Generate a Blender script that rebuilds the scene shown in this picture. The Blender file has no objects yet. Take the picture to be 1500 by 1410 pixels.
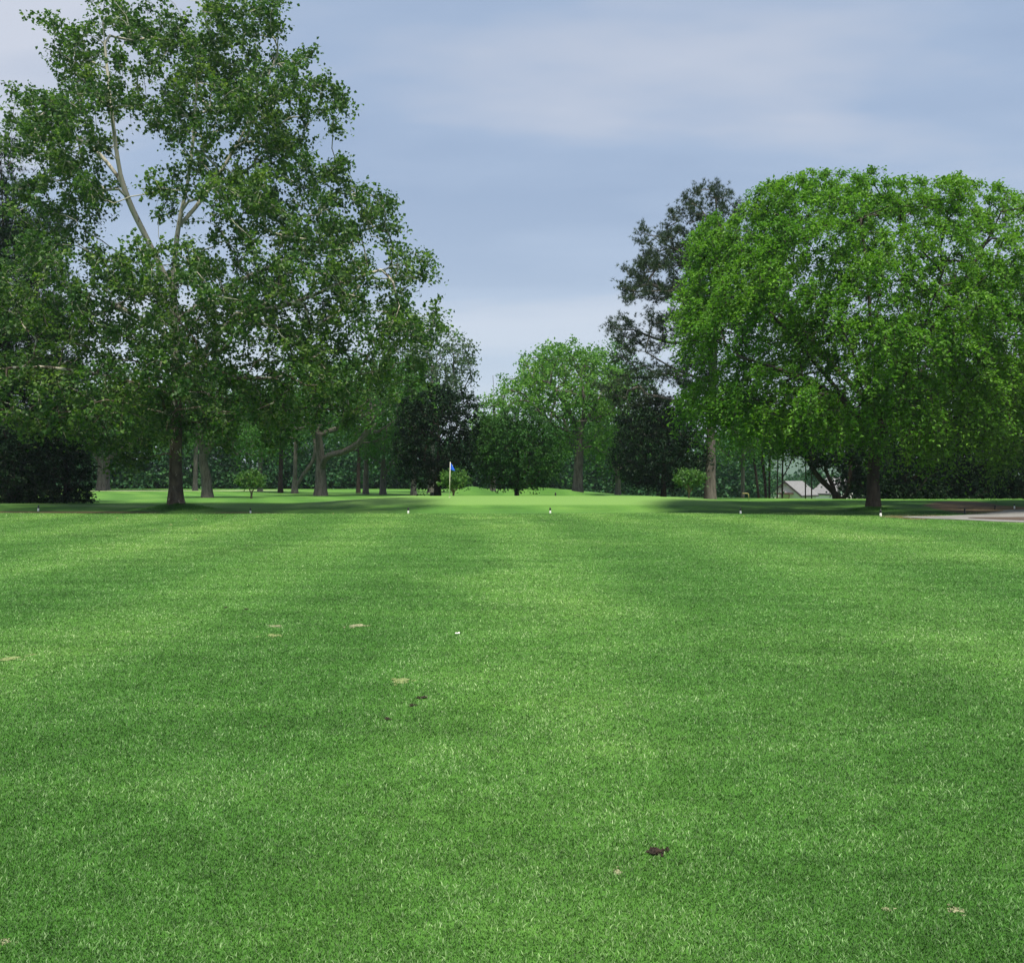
import bpy, math, random
import numpy as np
from mathutils import Vector
PI = math.pi
rs = np.random.RandomState
scn = bpy.context.scene
COL = scn.collection
CAMH, F, CX, HY = 1.6, 1500.0, 750.0, 700.0     # camera height, focal length (photo px), centre column, horizon row

# ------------------------------------------------------------------ helpers
def wx(px, Y): return (px-CX)/F*Y
def wz(py, Y): return CAMH+(HY-py)/F*Y
def flat(px, py):
    Y = CAMH*F/(py-HY); return (wx(px, Y), Y)
def sstep(a, b, x):
    t = np.clip((x-a)/(b-a), 0, 1); return t*t*(3-2*t)
def ground(x, y):
    x = np.asarray(x, float); y = np.asarray(y, float)
    z = 0.012*np.sin(x*.31+y*.17)*np.sin(y*.23+1.3)+0.02*np.sin(x*.11+2)*np.sin(y*.09)
    z = z*sstep(2, 8, y)
    z = z+.45*sstep(49.5, 60, y)*(1-sstep(66, 76, y))*sstep(-15, -6, x)*(1-sstep(8, 16, x))
    z = z+.24*sstep(51, 62, y)*(1-sstep(64, 80, y))*sstep(9, 18, x)
    z = z-.10*np.exp(-((y-49.2)/1.3)**2)*(1-sstep(14, 20, x))
    z = z+.92*np.exp(-((x+3.2)/2.0)**2-((y-80)/3.5)**2)
    z = z+.86*np.exp(-((x-1.6)/np.where(x < 1.6, 2.2, 5.0))**2-((y-80)/3.5)**2)
    z = z+.24*np.exp(-((x+16.9)/1.6)**2-((y-52.2)/1.3)**2)
    z = z+.12*np.exp(-((x-17.6)/1.5)**2-((y-50)/1.2)**2)
    z = z-4.6*sstep(76, 175, y)*sstep(6, 32, x)
    z = z+.10*sstep(52, 55, y)*(1-sstep(60, 70, y))*(1-sstep(-30, -20, x))
    far = np.hypot(x, y)
    z = z-3*sstep(200, 420, far)*(1-sstep(6, 32, x))
    return z
def g1(x, y): return float(ground(x, y))

def link(o, parent=None):
    COL.objects.link(o)
    if parent is not None: o.parent = parent
    return o
def meta(o, label=None, cat=None, group=None, kind=None):
    if label: o['label'] = label
    if cat: o['category'] = cat
    if group: o['group'] = group
    if kind: o['kind'] = kind
    return o
def npmesh(name, verts, faces_n, loops, mat, parent=None, attrs=None, smooth=True):
    """verts (N,3); faces_n: verts per face (int or array); loops flat index array"""
    me = bpy.data.meshes.new(name)
    verts = np.asarray(verts, np.float32); loops = np.asarray(loops, np.int32)
    if np.isscalar(faces_n):
        nf = len(loops)//faces_n; starts = np.arange(nf, dtype=np.int32)*faces_n
    else:
        fn = np.asarray(faces_n, np.int32); nf = len(fn)
        starts = np.concatenate([[0], np.cumsum(fn)[:-1]]).astype(np.int32)
    me.vertices.add(len(verts)); me.vertices.foreach_set('co', verts.ravel())
    me.loops.add(len(loops)); me.loops.foreach_set('vertex_index', loops)
    me.polygons.add(nf); me.polygons.foreach_set('loop_start', starts)
    me.polygons.foreach_set('use_smooth', np.full(nf, smooth))
    me.update(calc_edges=True)
    for k, (dom, vals) in (attrs or {}).items():
        a = me.attributes.new(k, 'FLOAT', dom); a.data.foreach_set('value', np.asarray(vals, np.float32))
    me.materials.append(mat)
    o = bpy.data.objects.new(name, me)
    return link(o, parent)
def empty(name, loc, label, cat, group=None, rz=0):
    o = bpy.data.objects.new(name, None); o.location = loc; o.rotation_euler = (0, 0, rz)
    o.empty_display_size = .3
    link(o); return meta(o, label, cat, group)
def copy_tree(o, parent=None):
    c = o.copy(); COL.objects.link(c)
    if parent is not None: c.parent = parent
    for ch in [q for q in bpy.data.objects if q.parent == o and q != c]: copy_tree(ch, c)
    return c
class MB:
    def __init__(s): s.v = []; s.f = []
    def add(s, vs, fs):
        n = len(s.v); s.v += [tuple(map(float, p)) for p in vs]; s.f += [[i+n for i in f] for f in fs]
    def box(s, c, d, rz=0):
        cx, cy, cz = c; hx, hy, hz = d[0]/2, d[1]/2, d[2]/2; ca, sa = math.cos(rz), math.sin(rz)
        vs = [(cx+x*ca-y*sa, cy+x*sa+y*ca, cz+z) for z in (-hz, hz) for x, y in ((-hx, -hy), (hx, -hy), (hx, hy), (-hx, hy))]
        s.add(vs, [[3, 2, 1, 0], [4, 5, 6, 7], [0, 1, 5, 4], [1, 2, 6, 5], [2, 3, 7, 6], [3, 0, 4, 7]])
    def lathe(s, prof, n=12, c=(0, 0)):
        vs = []; fs = []
        for r, z in prof:
            for k in range(n): vs.append((c[0]+r*math.cos(2*PI*k/n), c[1]+r*math.sin(2*PI*k/n), z))
        for i in range(len(prof)-1):
            for k in range(n): fs.append([i*n+k, i*n+(k+1) % n, (i+1)*n+(k+1) % n, (i+1)*n+k])
        fs.append(list(range(n))[::-1]); fs.append([(len(prof)-1)*n+k for k in range(n)])
        s.add(vs, fs)
    def tube(s, pts, rad, n=8):
        P = [Vector(p) for p in pts]; vs = []; fs = []
        ref = Vector((.31, .17, .93)) if abs((P[-1]-P[0]).normalized().z) < .8 else Vector((1, .1, 0))
        for i, p in enumerate(P):
            t = (P[min(i+1, len(P)-1)]-P[max(i-1, 0)]).normalized()
            u = t.cross(ref).normalized(); w = t.cross(u); r = rad[i] if hasattr(rad, '__len__') else rad
            for k in range(n): a = 2*PI*k/n; vs.append(p+u*math.cos(a)*r+w*math.sin(a)*r)
        for i in range(len(P)-1):
            for k in range(n): fs.append([i*n+k, i*n+(k+1) % n, (i+1)*n+(k+1) % n, (i+1)*n+k])
        fs.append(list(range(n))[::-1]); fs.append([(len(P)-1)*n+k for k in range(n)])
        s.add(vs, fs)
    def build(s, name, mat, parent=None, smooth=False, bevel=0):
        me = bpy.data.meshes.new(name); me.from_pydata(s.v, [], s.f); me.update()
        me.polygons.foreach_set('use_smooth', [smooth]*len(me.polygons)); me.materials.append(mat)
        o = link(bpy.data.objects.new(name, me), parent)
        if bevel:
            b = o.modifiers.new('bevel', 'BEVEL'); b.width = bevel; b.segments = 2
        return o

# ------------------------------------------------------------------ materials
def newmat(name):
    m = bpy.data.materials.new(name); m.use_nodes = True; nt = m.node_tree; nt.nodes.clear()
    return m, nt, nt.nodes, nt.links
def N(nt, t, **kw):
    n = nt.nodes.new(t)
    for k, v in kw.items():
        if k.startswith('i_'):
            key = k[2:]; n.inputs[int(key) if key.isdigit() else key.replace('_', ' ')].default_value = v
        else: setattr(n, k, v)
    return n
def ramp(nt, fac, stops, interp='LINEAR'):
    r = nt.nodes.new('ShaderNodeValToRGB'); r.color_ramp.interpolation = interp
    e = r.color_ramp.elements
    while len(e) > 1: e.remove(e[-1])
    e[0].position = stops[0][0]; e[0].color = (*stops[0][1], 1)
    for p, c in stops[1:]:
        q = e.new(p); q.color = (*c, 1)
    nt.links.new(fac, r.inputs[0]); return r.outputs[0]
def g3(v): return (v, v, v)
def mixc(nt, f, a, b, mode='MIX'):
    m = nt.nodes.new('ShaderNodeMix'); m.data_type = 'RGBA'; m.blend_type = mode
    for s, v in ((m.inputs[0], f), (m.inputs[6], a), (m.inputs[7], b)):
        if hasattr(v, 'is_linked'): nt.links.new(v, s)
        elif isinstance(v, (int, float)): s.default_value = v
        else: s.default_value = (*v, 1)
    return m.outputs[2]
def mth(nt, op, a, b=None, clamp=False):
    m = nt.nodes.new('ShaderNodeMath'); m.operation = op; m.use_clamp = clamp
    for i, v in enumerate((a, b)):
        if v is None: continue
        if hasattr(v, 'is_linked'): nt.links.new(v, m.inputs[i])
        else: m.inputs[i].default_value = v
    return m.outputs[0]
def noise(nt, vec, scale, detail=4, rough=.55, stretch=None):
    if stretch:
        mp = N(nt, 'ShaderNodeMapping'); mp.inputs['Scale'].default_value = stretch
        nt.links.new(vec, mp.inputs[0]); vec = mp.outputs[0]
    n = N(nt, 'ShaderNodeTexNoise'); n.inputs['Scale'].default_value = scale
    n.inputs['Detail'].default_value = detail; n.inputs['Roughness'].default_value = rough
    nt.links.new(vec, n.inputs['Vector']); return n.outputs[0]
def simple(name, col, rough=.6, metal=0, var=.15, vs=8, bump=0):
    m, nt, nd, lk = newmat(name)
    tc = N(nt, 'ShaderNodeTexCoord'); n = noise(nt, tc.outputs['Object'], vs)
    c = ramp(nt, n, [(.3, tuple(x*(1-var) for x in col)), (.7, tuple(min(1, x*(1+var)) for x in col))])
    p = N(nt, 'ShaderNodeBsdfPrincipled'); lk.new(c, p.inputs['Base Color'])
    p.inputs['Roughness'].default_value = rough; p.inputs['Metallic'].default_value = metal
    if bump:
        b = N(nt, 'ShaderNodeBump'); b.inputs['Strength'].default_value = bump; b.inputs['Distance'].default_value = .02
        lk.new(n, b.inputs['Height']); lk.new(b.outputs[0], p.inputs['Normal'])
    o = N(nt, 'ShaderNodeOutputMaterial'); lk.new(p.outputs[0], o.inputs[0]); return m
def leafmat(name, dark, mid, light, trans=.35, rough=.5, spec=.35, tcol=1.3):
    m, nt, nd, lk = newmat(name)
    a = N(nt, 'ShaderNodeAttribute', attribute_name='v')
    c = ramp(nt, a.outputs['Fac'], [(0, dark), (.5, mid), (.93, light), (1, tuple(min(1, x*1.25) for x in light))])
    tc = N(nt, 'ShaderNodeTexCoord'); n = noise(nt, tc.outputs['Object'], .35, 2)
    c = mixc(nt, 1.0, c, ramp(nt, n, [(.3, (.85, .92, .95)), (.7, (1.15, 1.05, 1.0))]), 'MULTIPLY')
    p = N(nt, 'ShaderNodeBsdfPrincipled'); lk.new(c, p.inputs['Base Color'])
    p.inputs['Roughness'].default_value = rough; p.inputs['Specular IOR Level'].default_value = spec
    t = N(nt, 'ShaderNodeBsdfTranslucent'); lk.new(mixc(nt, 1.0, c, (tcol, tcol*1.05, tcol*.55), 'MULTIPLY'), t.inputs[0])
    mx = N(nt, 'ShaderNodeMixShader'); mx.inputs[0].default_value = trans
    lk.new(p.outputs[0], mx.inputs[1]); lk.new(t.outputs[0], mx.inputs[2])
    o = N(nt, 'ShaderNodeOutputMaterial'); lk.new(mx.outputs[0], o.inputs[0]); return m
def barkmat(name, a, b, c3=None, scale=3.0, zs=.25, patch=None, low=None):
    m, nt, nd, lk = newmat(name)
    tc = N(nt, 'ShaderNodeTexCoord'); n = noise(nt, tc.outputs['Object'], scale*2, 6, .65, (1, 1, zs))
    c = ramp(nt, n, [(.32, a), (.62, b)])
    if patch:   # peeling pale patches, more of them higher up
        v = noise(nt, tc.outputs['Object'], 4.5, 5, .65, (1, 1, .45))
        sx = N(nt, 'ShaderNodeSeparateXYZ'); lk.new(tc.outputs['Object'], sx.inputs[0])
        hgt = mth(nt, 'MULTIPLY', mth(nt, 'SUBTRACT', sx.outputs[2], patch[1]), patch[2], True)
        th = mth(nt, 'ADD', mth(nt, 'MULTIPLY', hgt, .32), v)
        k = ramp(nt, th, [(.62, g3(0)), (.66, g3(1))])
        c = mixc(nt, k, c, patch[0])
    p = N(nt, 'ShaderNodeBsdfPrincipled'); lk.new(c, p.inputs['Base Color']); p.inputs['Roughness'].default_value = .9
    p.inputs['Specular IOR Level'].default_value = .15
    b_ = N(nt, 'ShaderNodeBump'); b_.inputs['Strength'].default_value = .8; b_.inputs['Distance'].default_value = .06
    lk.new(n, b_.inputs['Height']); lk.new(b_.outputs[0], p.inputs['Normal'])
    o = N(nt, 'ShaderNodeOutputMaterial'); lk.new(p.outputs[0], o.inputs[0]); return m

def turf_color(nt, bladed):
    """shared lawn colour from world position (+ patches)"""
    geo = N(nt, 'ShaderNodeNewGeometry'); pos = geo.outputs['Position']
    flatp = N(nt, 'ShaderNodeMapping'); flatp.inputs['Scale'].default_value = (1, 1, 0); nt.links.new(pos, flatp.inputs[0])
    P = flatp.outputs[0]
    big = noise(nt, P, .16, 3, .5, (1, .7, 1)); med = noise(nt, P, .75, 4, .6, (1, .6, 1)); fine = noise(nt, P, 6, 4, .65)
    c = ramp(nt, big, [(.33, (.042, .130, .018)), (.5, (.050, .146, .021)), (.67, (.066, .168, .027))])
    c2 = ramp(nt, med, [(.28, g3(.84)), (.45, g3(.97)), (.72, (1.20, 1.13, 1.24))])
    c = mixc(nt, 1.0, c, c2, 'MULTIPLY')
    c = mixc(nt, 1.0, c, ramp(nt, fine, [(.25, g3(.72)), (.5, g3(1.0)), (.78, (1.34, 1.26, 1.32))]), 'MULTIPLY')
    strk = noise(nt, P, 1.0, 4, .6, (.30, 1.3, 1))
    c = mixc(nt, 1.0, c, ramp(nt, strk, [(.32, g3(.86)), (.5, g3(1)), (.68, (1.22, 1.12, 1.22))]), 'MULTIPLY')
    # mowing passes, slightly curved, running away from the camera
    sx = N(nt, 'ShaderNodeSeparateXYZ'); nt.links.new(P, sx.inputs[0])
    curv = mth(nt, 'MULTIPLY', mth(nt, 'POWER', mth(nt, 'SUBTRACT', sx.outputs[1], 20), 2), .0028)
    xx = mth(nt, 'ADD', sx.outputs[0], mth(nt, 'MULTIPLY', curv, 1.0))
    xx = mth(nt, 'ADD', xx, mth(nt, 'MULTIPLY', big, 1.3))
    w = mth(nt, 'SINE', mth(nt, 'MULTIPLY', xx, 1.35))
    c = mixc(nt, 1.0, c, ramp(nt, mth(nt, 'ADD', mth(nt, 'MULTIPLY', w, .5), .5), [(.15, (.86, .90, .85)), (.5, g3(1)), (.85, (1.22, 1.13, 1.18))]), 'MULTIPLY')
    yy = mth(nt, 'MULTIPLY', sx.outputs[1], .02)
    c = mixc(nt, 1.0, c, ramp(nt, yy, [(.06, (.90, .92, .92)), (.3, (1.0, 1.0, 1.0)), (.85, (1.24, 1.12, 1.16))]), 'MULTIPLY')   # darker near, paler far: grazing-view paleness put into the turf colour
    return c, P, med, fine, big, sx

# lawn sheet
m, nt, nd, lk = newmat('lawn'); M_GROUND = m
c, P, med, fine, big, sx = turf_color(nt, False)
def att(nt, n): return N(nt, 'ShaderNodeAttribute', attribute_name=n).outputs['Fac']
grn = att(nt, 'green'); dirt = att(nt, 'dirt'); rough_ = att(nt, 'rough'); pale = att(nt, 'pale')
c = mixc(nt, grn, c, mixc(nt, fine, (.105, .215, .05), (.145, .26, .065)))
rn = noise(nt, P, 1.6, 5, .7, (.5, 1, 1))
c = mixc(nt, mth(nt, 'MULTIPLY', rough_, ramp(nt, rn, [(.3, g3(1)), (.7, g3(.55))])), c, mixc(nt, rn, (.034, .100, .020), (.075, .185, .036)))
dn = mth(nt, 'ADD', dirt, mth(nt, 'MULTIPLY', mth(nt, 'SUBTRACT', rn, .5), 1.3))
c = mixc(nt, ramp(nt, dn, [(.40, g3(0)), (.62, g3(.92))]), c, mixc(nt, noise(nt, P, 9, 4, .7), (.065, .038, .024), (.19, .125, .082)))
c = mixc(nt, pale, c, (.30, .34, .20))
p = N(nt, 'ShaderNodeBsdfPrincipled'); lk.new(c, p.inputs['Base Color']); p.inputs['Roughness'].default_value = .85
p.inputs['Specular IOR Level'].default_value = .15
b = N(nt, 'ShaderNodeBump'); b.inputs['Strength'].default_value = .5; b.inputs['Distance'].default_value = .04
lk.new(noise(nt, P, 22, 3, .7), b.inputs['Height']); lk.new(b.outputs[0], p.inputs['Normal'])
o = N(nt, 'ShaderNodeOutputMaterial'); lk.new(p.outputs[0], o.inputs[0])

# grass blades
m, nt, nd, lk = newmat('grass_blade'); M_BLADE = m
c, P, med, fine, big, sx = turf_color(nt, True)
a = att(nt, 'v')
pn = noise(nt, P, 1.5, 4, .6, (1, .8, 1))
av = mth(nt, 'ADD', a, mth(nt, 'MULTIPLY', mth(nt, 'SUBTRACT', pn, .5), .55))
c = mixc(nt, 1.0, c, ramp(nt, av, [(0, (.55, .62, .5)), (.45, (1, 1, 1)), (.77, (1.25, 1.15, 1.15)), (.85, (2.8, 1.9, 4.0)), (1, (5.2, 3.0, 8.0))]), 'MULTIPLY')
p = N(nt, 'ShaderNodeBsdfPrincipled'); lk.new(c, p.inputs['Base Color']); p.inputs['Roughness'].default_value = .5
p.inputs['Specular IOR Level'].default_value = .35
t = N(nt, 'ShaderNodeBsdfTranslucent'); lk.new(c, t.inputs[0])
mx = N(nt, 'ShaderNodeMixShader'); mx.inputs[0].default_value = .3
lk.new(p.outputs[0], mx.inputs[1]); lk.new(t.outputs[0], mx.inputs[2])
o = N(nt, 'ShaderNodeOutputMaterial'); lk.new(mx.outputs[0], o.inputs[0])

L_SYC = leafmat('sycamore_leaf', (.024, .070, .018), (.050, .124, .026), (.13, .225, .042), .38, spec=.25)
L_BRI = leafmat('bright_leaf', (.062, .172, .018), (.096, .240, .026), (.150, .315, .042), .42, spec=.22)
L_PINE = leafmat('pine_needle', (.020, .042, .020), (.034, .066, .030), (.060, .095, .042), .12, spec=.12)
L_DARK = leafmat('dark_leaf', (.010, .036, .012), (.017, .055, .016), (.034, .092, .024), .2, spec=.1)
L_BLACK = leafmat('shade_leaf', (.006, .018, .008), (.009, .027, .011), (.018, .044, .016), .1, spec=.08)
L_MID = leafmat('mid_leaf', (.040, .120, .030), (.064, .175, .038), (.11, .25, .055), .38, spec=.15)
L_LIME = leafmat('lime_leaf', (.060, .170, .034), (.100, .245, .046), (.17, .33, .070), .40, spec=.15)
L_CRAPE = leafmat('myrtle_leaf', (.035, .11, .022), (.065, .175, .030), (.13, .25, .050), .35)
L_WOOD = leafmat('woodland_leaf', (.014, .052, .024), (.028, .088, .036), (.058, .145, .052), .25, spec=.08)
B_SYC = barkmat('sycamore_bark', (.030, .023, .018), (.115, .092, .072), scale=2.2, zs=.4, patch=((.40, .38, .32), 1.5, .06))
B_GREY = barkmat('grey_bark', (.060, .055, .050), (.160, .148, .136))
B_PINE = barkmat('pine_bark', (.060, .053, .048), (.150, .134, .122))
B_DARK = barkmat('dark_bark', (.018, .014, .012), (.050, .040, .034))
B_BRI = barkmat('brown_bark', (.022, .019, .016), (.065, .055, .045))
B_TAN = barkmat('tan_bark', (.16, .11, .075), (.30, .22, .15), scale=6)
W_WHITE = simple('white_paint', (.80, .80, .77), .5)
W_BLACK = simple('black_plastic', (.012, .012, .013), .45)
W_BLUE = simple('blue_cloth', (.012, .12, .80), .7)
W_POLE = simple('pole_white', (.72, .70, .60), .4)
W_SOIL = simple('soil', (.022, .013, .008), .95, var=.5, vs=60, bump=1)
W_SAND = simple('sand', (.22, .225, .13), .95, var=.2, vs=60, bump=.6)
W_STRAW = simple('straw', (.16, .20, .07), .9, var=.2, vs=20)
W_SIDE = simple('siding', (.74, .72, .70), .7, var=.05)
W_ROOF = simple('shingle', (.17, .17, .18), .9, var=.2, vs=3)
W_TRIM = simple('dark_trim', (.030, .024, .024), .6)
W_GLASS = simple('dark_glass', (.03, .035, .04), .1)
W_BROWN = simple('brown_timber', (.09, .05, .032), .8)
W_YEL = simple('yellow_paint', (.40, .36, .12), .5)
W_LEAFY = simple('dry_leaf', (.42, .36, .17), .8, var=.4, vs=5)

# cart path, concrete
m, nt, nd, lk = newmat('path_concrete'); M_PATH = m
geo = N(nt, 'ShaderNodeNewGeometry'); n1 = noise(nt, geo.outputs['Position'], 1.2, 5, .65); n2 = noise(nt, geo.outputs['Position'], 14, 4, .6)
c = ramp(nt, n1, [(.3, (.12, .118, .120)), (.7, (.20, .196, .196))]); c = mixc(nt, 1, c, ramp(nt, n2, [(.3, g3(.85)), (.7, g3(1.1))]), 'MULTIPLY')
p = N(nt, 'ShaderNodeBsdfPrincipled'); lk.new(c, p.inputs['Base Color']); p.inputs['Roughness'].default_value = .9
o = N(nt, 'ShaderNodeOutputMaterial'); lk.new(p.outputs[0], o.inputs[0])

# ------------------------------------------------------------------ ground sheet
def axis(segs):
    out = []
    for a, b, st in segs: out += list(np.arange(a, b, st))
    return np.array(out+[segs[-1][1]])
ax = axis([(-1500, -300, 100), (-300, -80, 10), (-80, -36, 2), (-36, 40, .35), (40, 90, 2), (90, 300, 10), (300, 1500, 100)])
ay = axis([(-60, 0, 6), (0, 40, .5), (40, 62, .22), (62, 90, .6), (90, 200, 4), (200, 400, 20), (400, 1500, 100)])
XX, YY = np.meshgrid(ax, ay); ZZ = ground(XX, YY)
nx, ny = len(ax), len(ay)
V = np.stack([XX.ravel(), YY.ravel(), ZZ.ravel()], 1)
i = np.arange((nx-1)*(ny-1)); r_, c_ = i//(nx-1), i % (nx-1); b0 = r_*nx+c_
loops = np.stack([b0, b0+1, b0+nx+1, b0+nx], 1).ravel()
x, y = XX.ravel(), YY.ravel()
def inpoly(x, y, poly):
    ins = np.zeros(len(x), bool); n = len(poly)
    for k in range(n):
        x1, y1 = poly[k]; x2, y2 = poly[(k+1) % n]
        if y1 == y2: continue
        t = ((y1 > y) != (y2 > y)) & (x < (x2-x1)*(y-y1)/(y2-y1)+x1); ins ^= t
    return ins
def segdist(x, y, poly, closed=True):
    d = np.full(len(x), 1e9); n = len(poly)
    for k in range(n if closed else n-1):
        ax_, ay_ = poly[k]; bx_, by_ = poly[(k+1) % n]; dx, dy = bx_-ax_, by_-ay_
        t = np.clip(((x-ax_)*dx+(y-ay_)*dy)/(dx*dx+dy*dy), 0, 1)
        d = np.minimum(d, np.hypot(x-ax_-t*dx, y-ay_-t*dy))
    return d
green = sstep(53.5, 55, y)*(1-sstep(66, 68, y))*sstep(-13, -11.5, x)*(1-sstep(11, 13, x))
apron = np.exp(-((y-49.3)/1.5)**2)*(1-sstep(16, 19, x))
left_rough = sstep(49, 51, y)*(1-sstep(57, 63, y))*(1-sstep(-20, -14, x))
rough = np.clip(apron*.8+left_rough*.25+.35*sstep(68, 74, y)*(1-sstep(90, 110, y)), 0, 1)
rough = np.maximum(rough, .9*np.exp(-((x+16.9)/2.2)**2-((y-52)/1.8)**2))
dl = np.exp(-((y-49.6+.01*x)/.55)**2)*(1-sstep(-13, -9, x))*.95*(1-.8*np.exp(-((x+16)/1.6)**2))
dr = np.exp(-((y-48.6)/.45)**2)*sstep(-2, 14, x)*.42*(1-sstep(17, 19, x))
# pine-straw bank beside the cart path (flat pixels: outline)
bank = [flat(*q) for q in ((1352, 742.5), (1385, 739.5), (1430, 740), (1470, 743), (1520, 745), (1530, 750), (1450, 752), (1425, 754), (1380, 748))]
db = segdist(x, y, bank); inb = inpoly(x, y, bank)
dbk = np.where(inb, .55+.4*np.clip(db/.8, 0, 1), np.clip(.5-db/1.2, 0, 1))
strip = [flat(*q) for q in ((1290, 757.5), (1300, 754.5), (1360, 754), (1420, 756), (1420, 760), (1340, 761))]
ds = segdist(x, y, strip); ins = inpoly(x, y, strip)
dst = np.where(ins, .75, np.clip(.5-ds/.7, 0, 1))
dirt = np.maximum.reduce([dl, dr, dbk, dst])
pale = sstep(124, 127, y)*(1-sstep(133, 137, y))*(1-sstep(-34, -26, x))*.9
pale = np.maximum(pale, .35*np.exp(-((x+22)/6)**2-((y-57.5)/1.2)**2))
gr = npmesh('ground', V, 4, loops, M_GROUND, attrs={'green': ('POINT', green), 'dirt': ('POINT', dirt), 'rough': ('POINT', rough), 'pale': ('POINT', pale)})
meta(gr, kind='structure')

# ------------------------------------------------------------------ cart path slab (a real few-centimetre slab following the ground)
def slab(name, poly, top, mat):
    import bmesh
    bm = bmesh.new(); n = len(poly)
    vs = [bm.verts.new((px_, py_, g1(px_, py_)+top)) for px_, py_ in poly]
    lo = [bm.verts.new((px_, py_, g1(px_, py_)-.1)) for px_, py_ in poly]
    bm.faces.new(vs)
    for k in range(n): bm.faces.new((vs[k], lo[k], lo[(k+1) % n], vs[(k+1) % n]))
    bmesh.ops.recalc_face_normals(bm, faces=bm.faces)
    me = bpy.data.meshes.new(name); bm.to_mesh(me); me.materials.append(mat)
    return link(bpy.data.objects.new(name, me))
def smooth_poly(pts, n=6):
    out = []; m_ = len(pts)
    for k in range(m_):
        p0, p1, p2, p3 = (np.array(pts[(k+j-1) % m_]) for j in range(4))
        for t in np.arange(n)/n:
            out.append(tuple(.5*((2*p1)+(-p0+p2)*t+(2*p0-5*p1+4*p2-p3)*t*t+(-p0+3*p1-3*p2+p3)*t**3)))
    return out
pp = [flat(*q) for q in ((1322, 757.6), (1380, 756.2), (1432, 753.5), (1466, 749.8), (1502, 747.2))]+[(36, 54), (44, 58), (46, 52), (31, 38), (24, 33.5)]+[flat(*q) for q in ((1500, 765.5), (1412, 762), (1352, 759.8))]
cp = slab('cart_path', smooth_poly(pp, 4), .022, M_PATH); meta(cp, kind='structure')
wedge = [flat(*q) for q in ((1418, 759.2), (1470, 758.4), (1540, 758.5), (1560, 765), (1500, 763), (1450, 761.4))]
wd = slab('bed_of_mulch', smooth_poly(wedge, 4), .034, simple('mulch', (.06, .040, .030), .95, var=.5, vs=25, bump=1)); meta(wd, kind='structure')

# ------------------------------------------------------------------ grass blades
rg = rs(5)
def blades():
    n = 1500000; y0, y1 = 2.75, 47.0
    # density ~ 1/Y^2 over a wedge of half width .62Y  ->  Y distributed log-uniform
    Y = y0*(y1/y0)**(rg.rand(n)**1.05); X = (rg.rand(n)*2-1)*(.60*Y+.6)
    keep = ~((Y > 33) & (X > 14) & (inpoly(X, Y, pp)))
    keep &= np.ones(n, bool)
    X, Y = X[keep], Y[keep]; n = len(X)
    sc = (Y/3.4)**.60
    h = (.008+.008*rg.rand(n))*sc**.40
    
    w = .0015*sc**.85*(.7+.6*rg.rand(n))
    v = rg.rand(n); pl = v > .80
    h = np.where(pl, h*1.25, h); w = np.where(pl, w*1.55, w)
    az = rg.rand(n)*2*PI; lean = (.2+1.0*rg.rand(n))*h
    la = rg.rand(n)*2*PI
    Z = ground(X, Y)
    # thin out around bare spots
    dx, dy = np.cos(az)*w, np.sin(az)*w
    lx, ly = np.cos(la)*lean, np.sin(la)*lean
    b = np.stack([X, Y, Z-.003], 1)
    v0 = b+np.stack([-dx, -dy, 0*w], 1); v1 = b+np.stack([dx, dy, 0*w], 1)
    mid = b+np.stack([lx*.3, ly*.3, h*.62], 1); mw = .75
    v2 = mid+np.stack([dx*mw, dy*mw, 0*w], 1); v3 = mid+np.stack([-dx*mw, -dy*mw, 0*w], 1)
    v4 = b+np.stack([lx, ly, h*.98], 1)
    V = np.stack([v0, v1, v2, v3, v4], 1).reshape(-1, 3)
    q = np.arange(n)*5
    near = np.stack([q, q+1, q+2, q+3, q+3, q+2, q+4], 1).ravel()
    fn = np.tile([4, 3], n)
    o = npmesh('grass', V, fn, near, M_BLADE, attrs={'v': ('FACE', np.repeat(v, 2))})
    meta(o, 'short mown green fairway grass filling the whole foreground', 'grass', kind='stuff')
blades()

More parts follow.
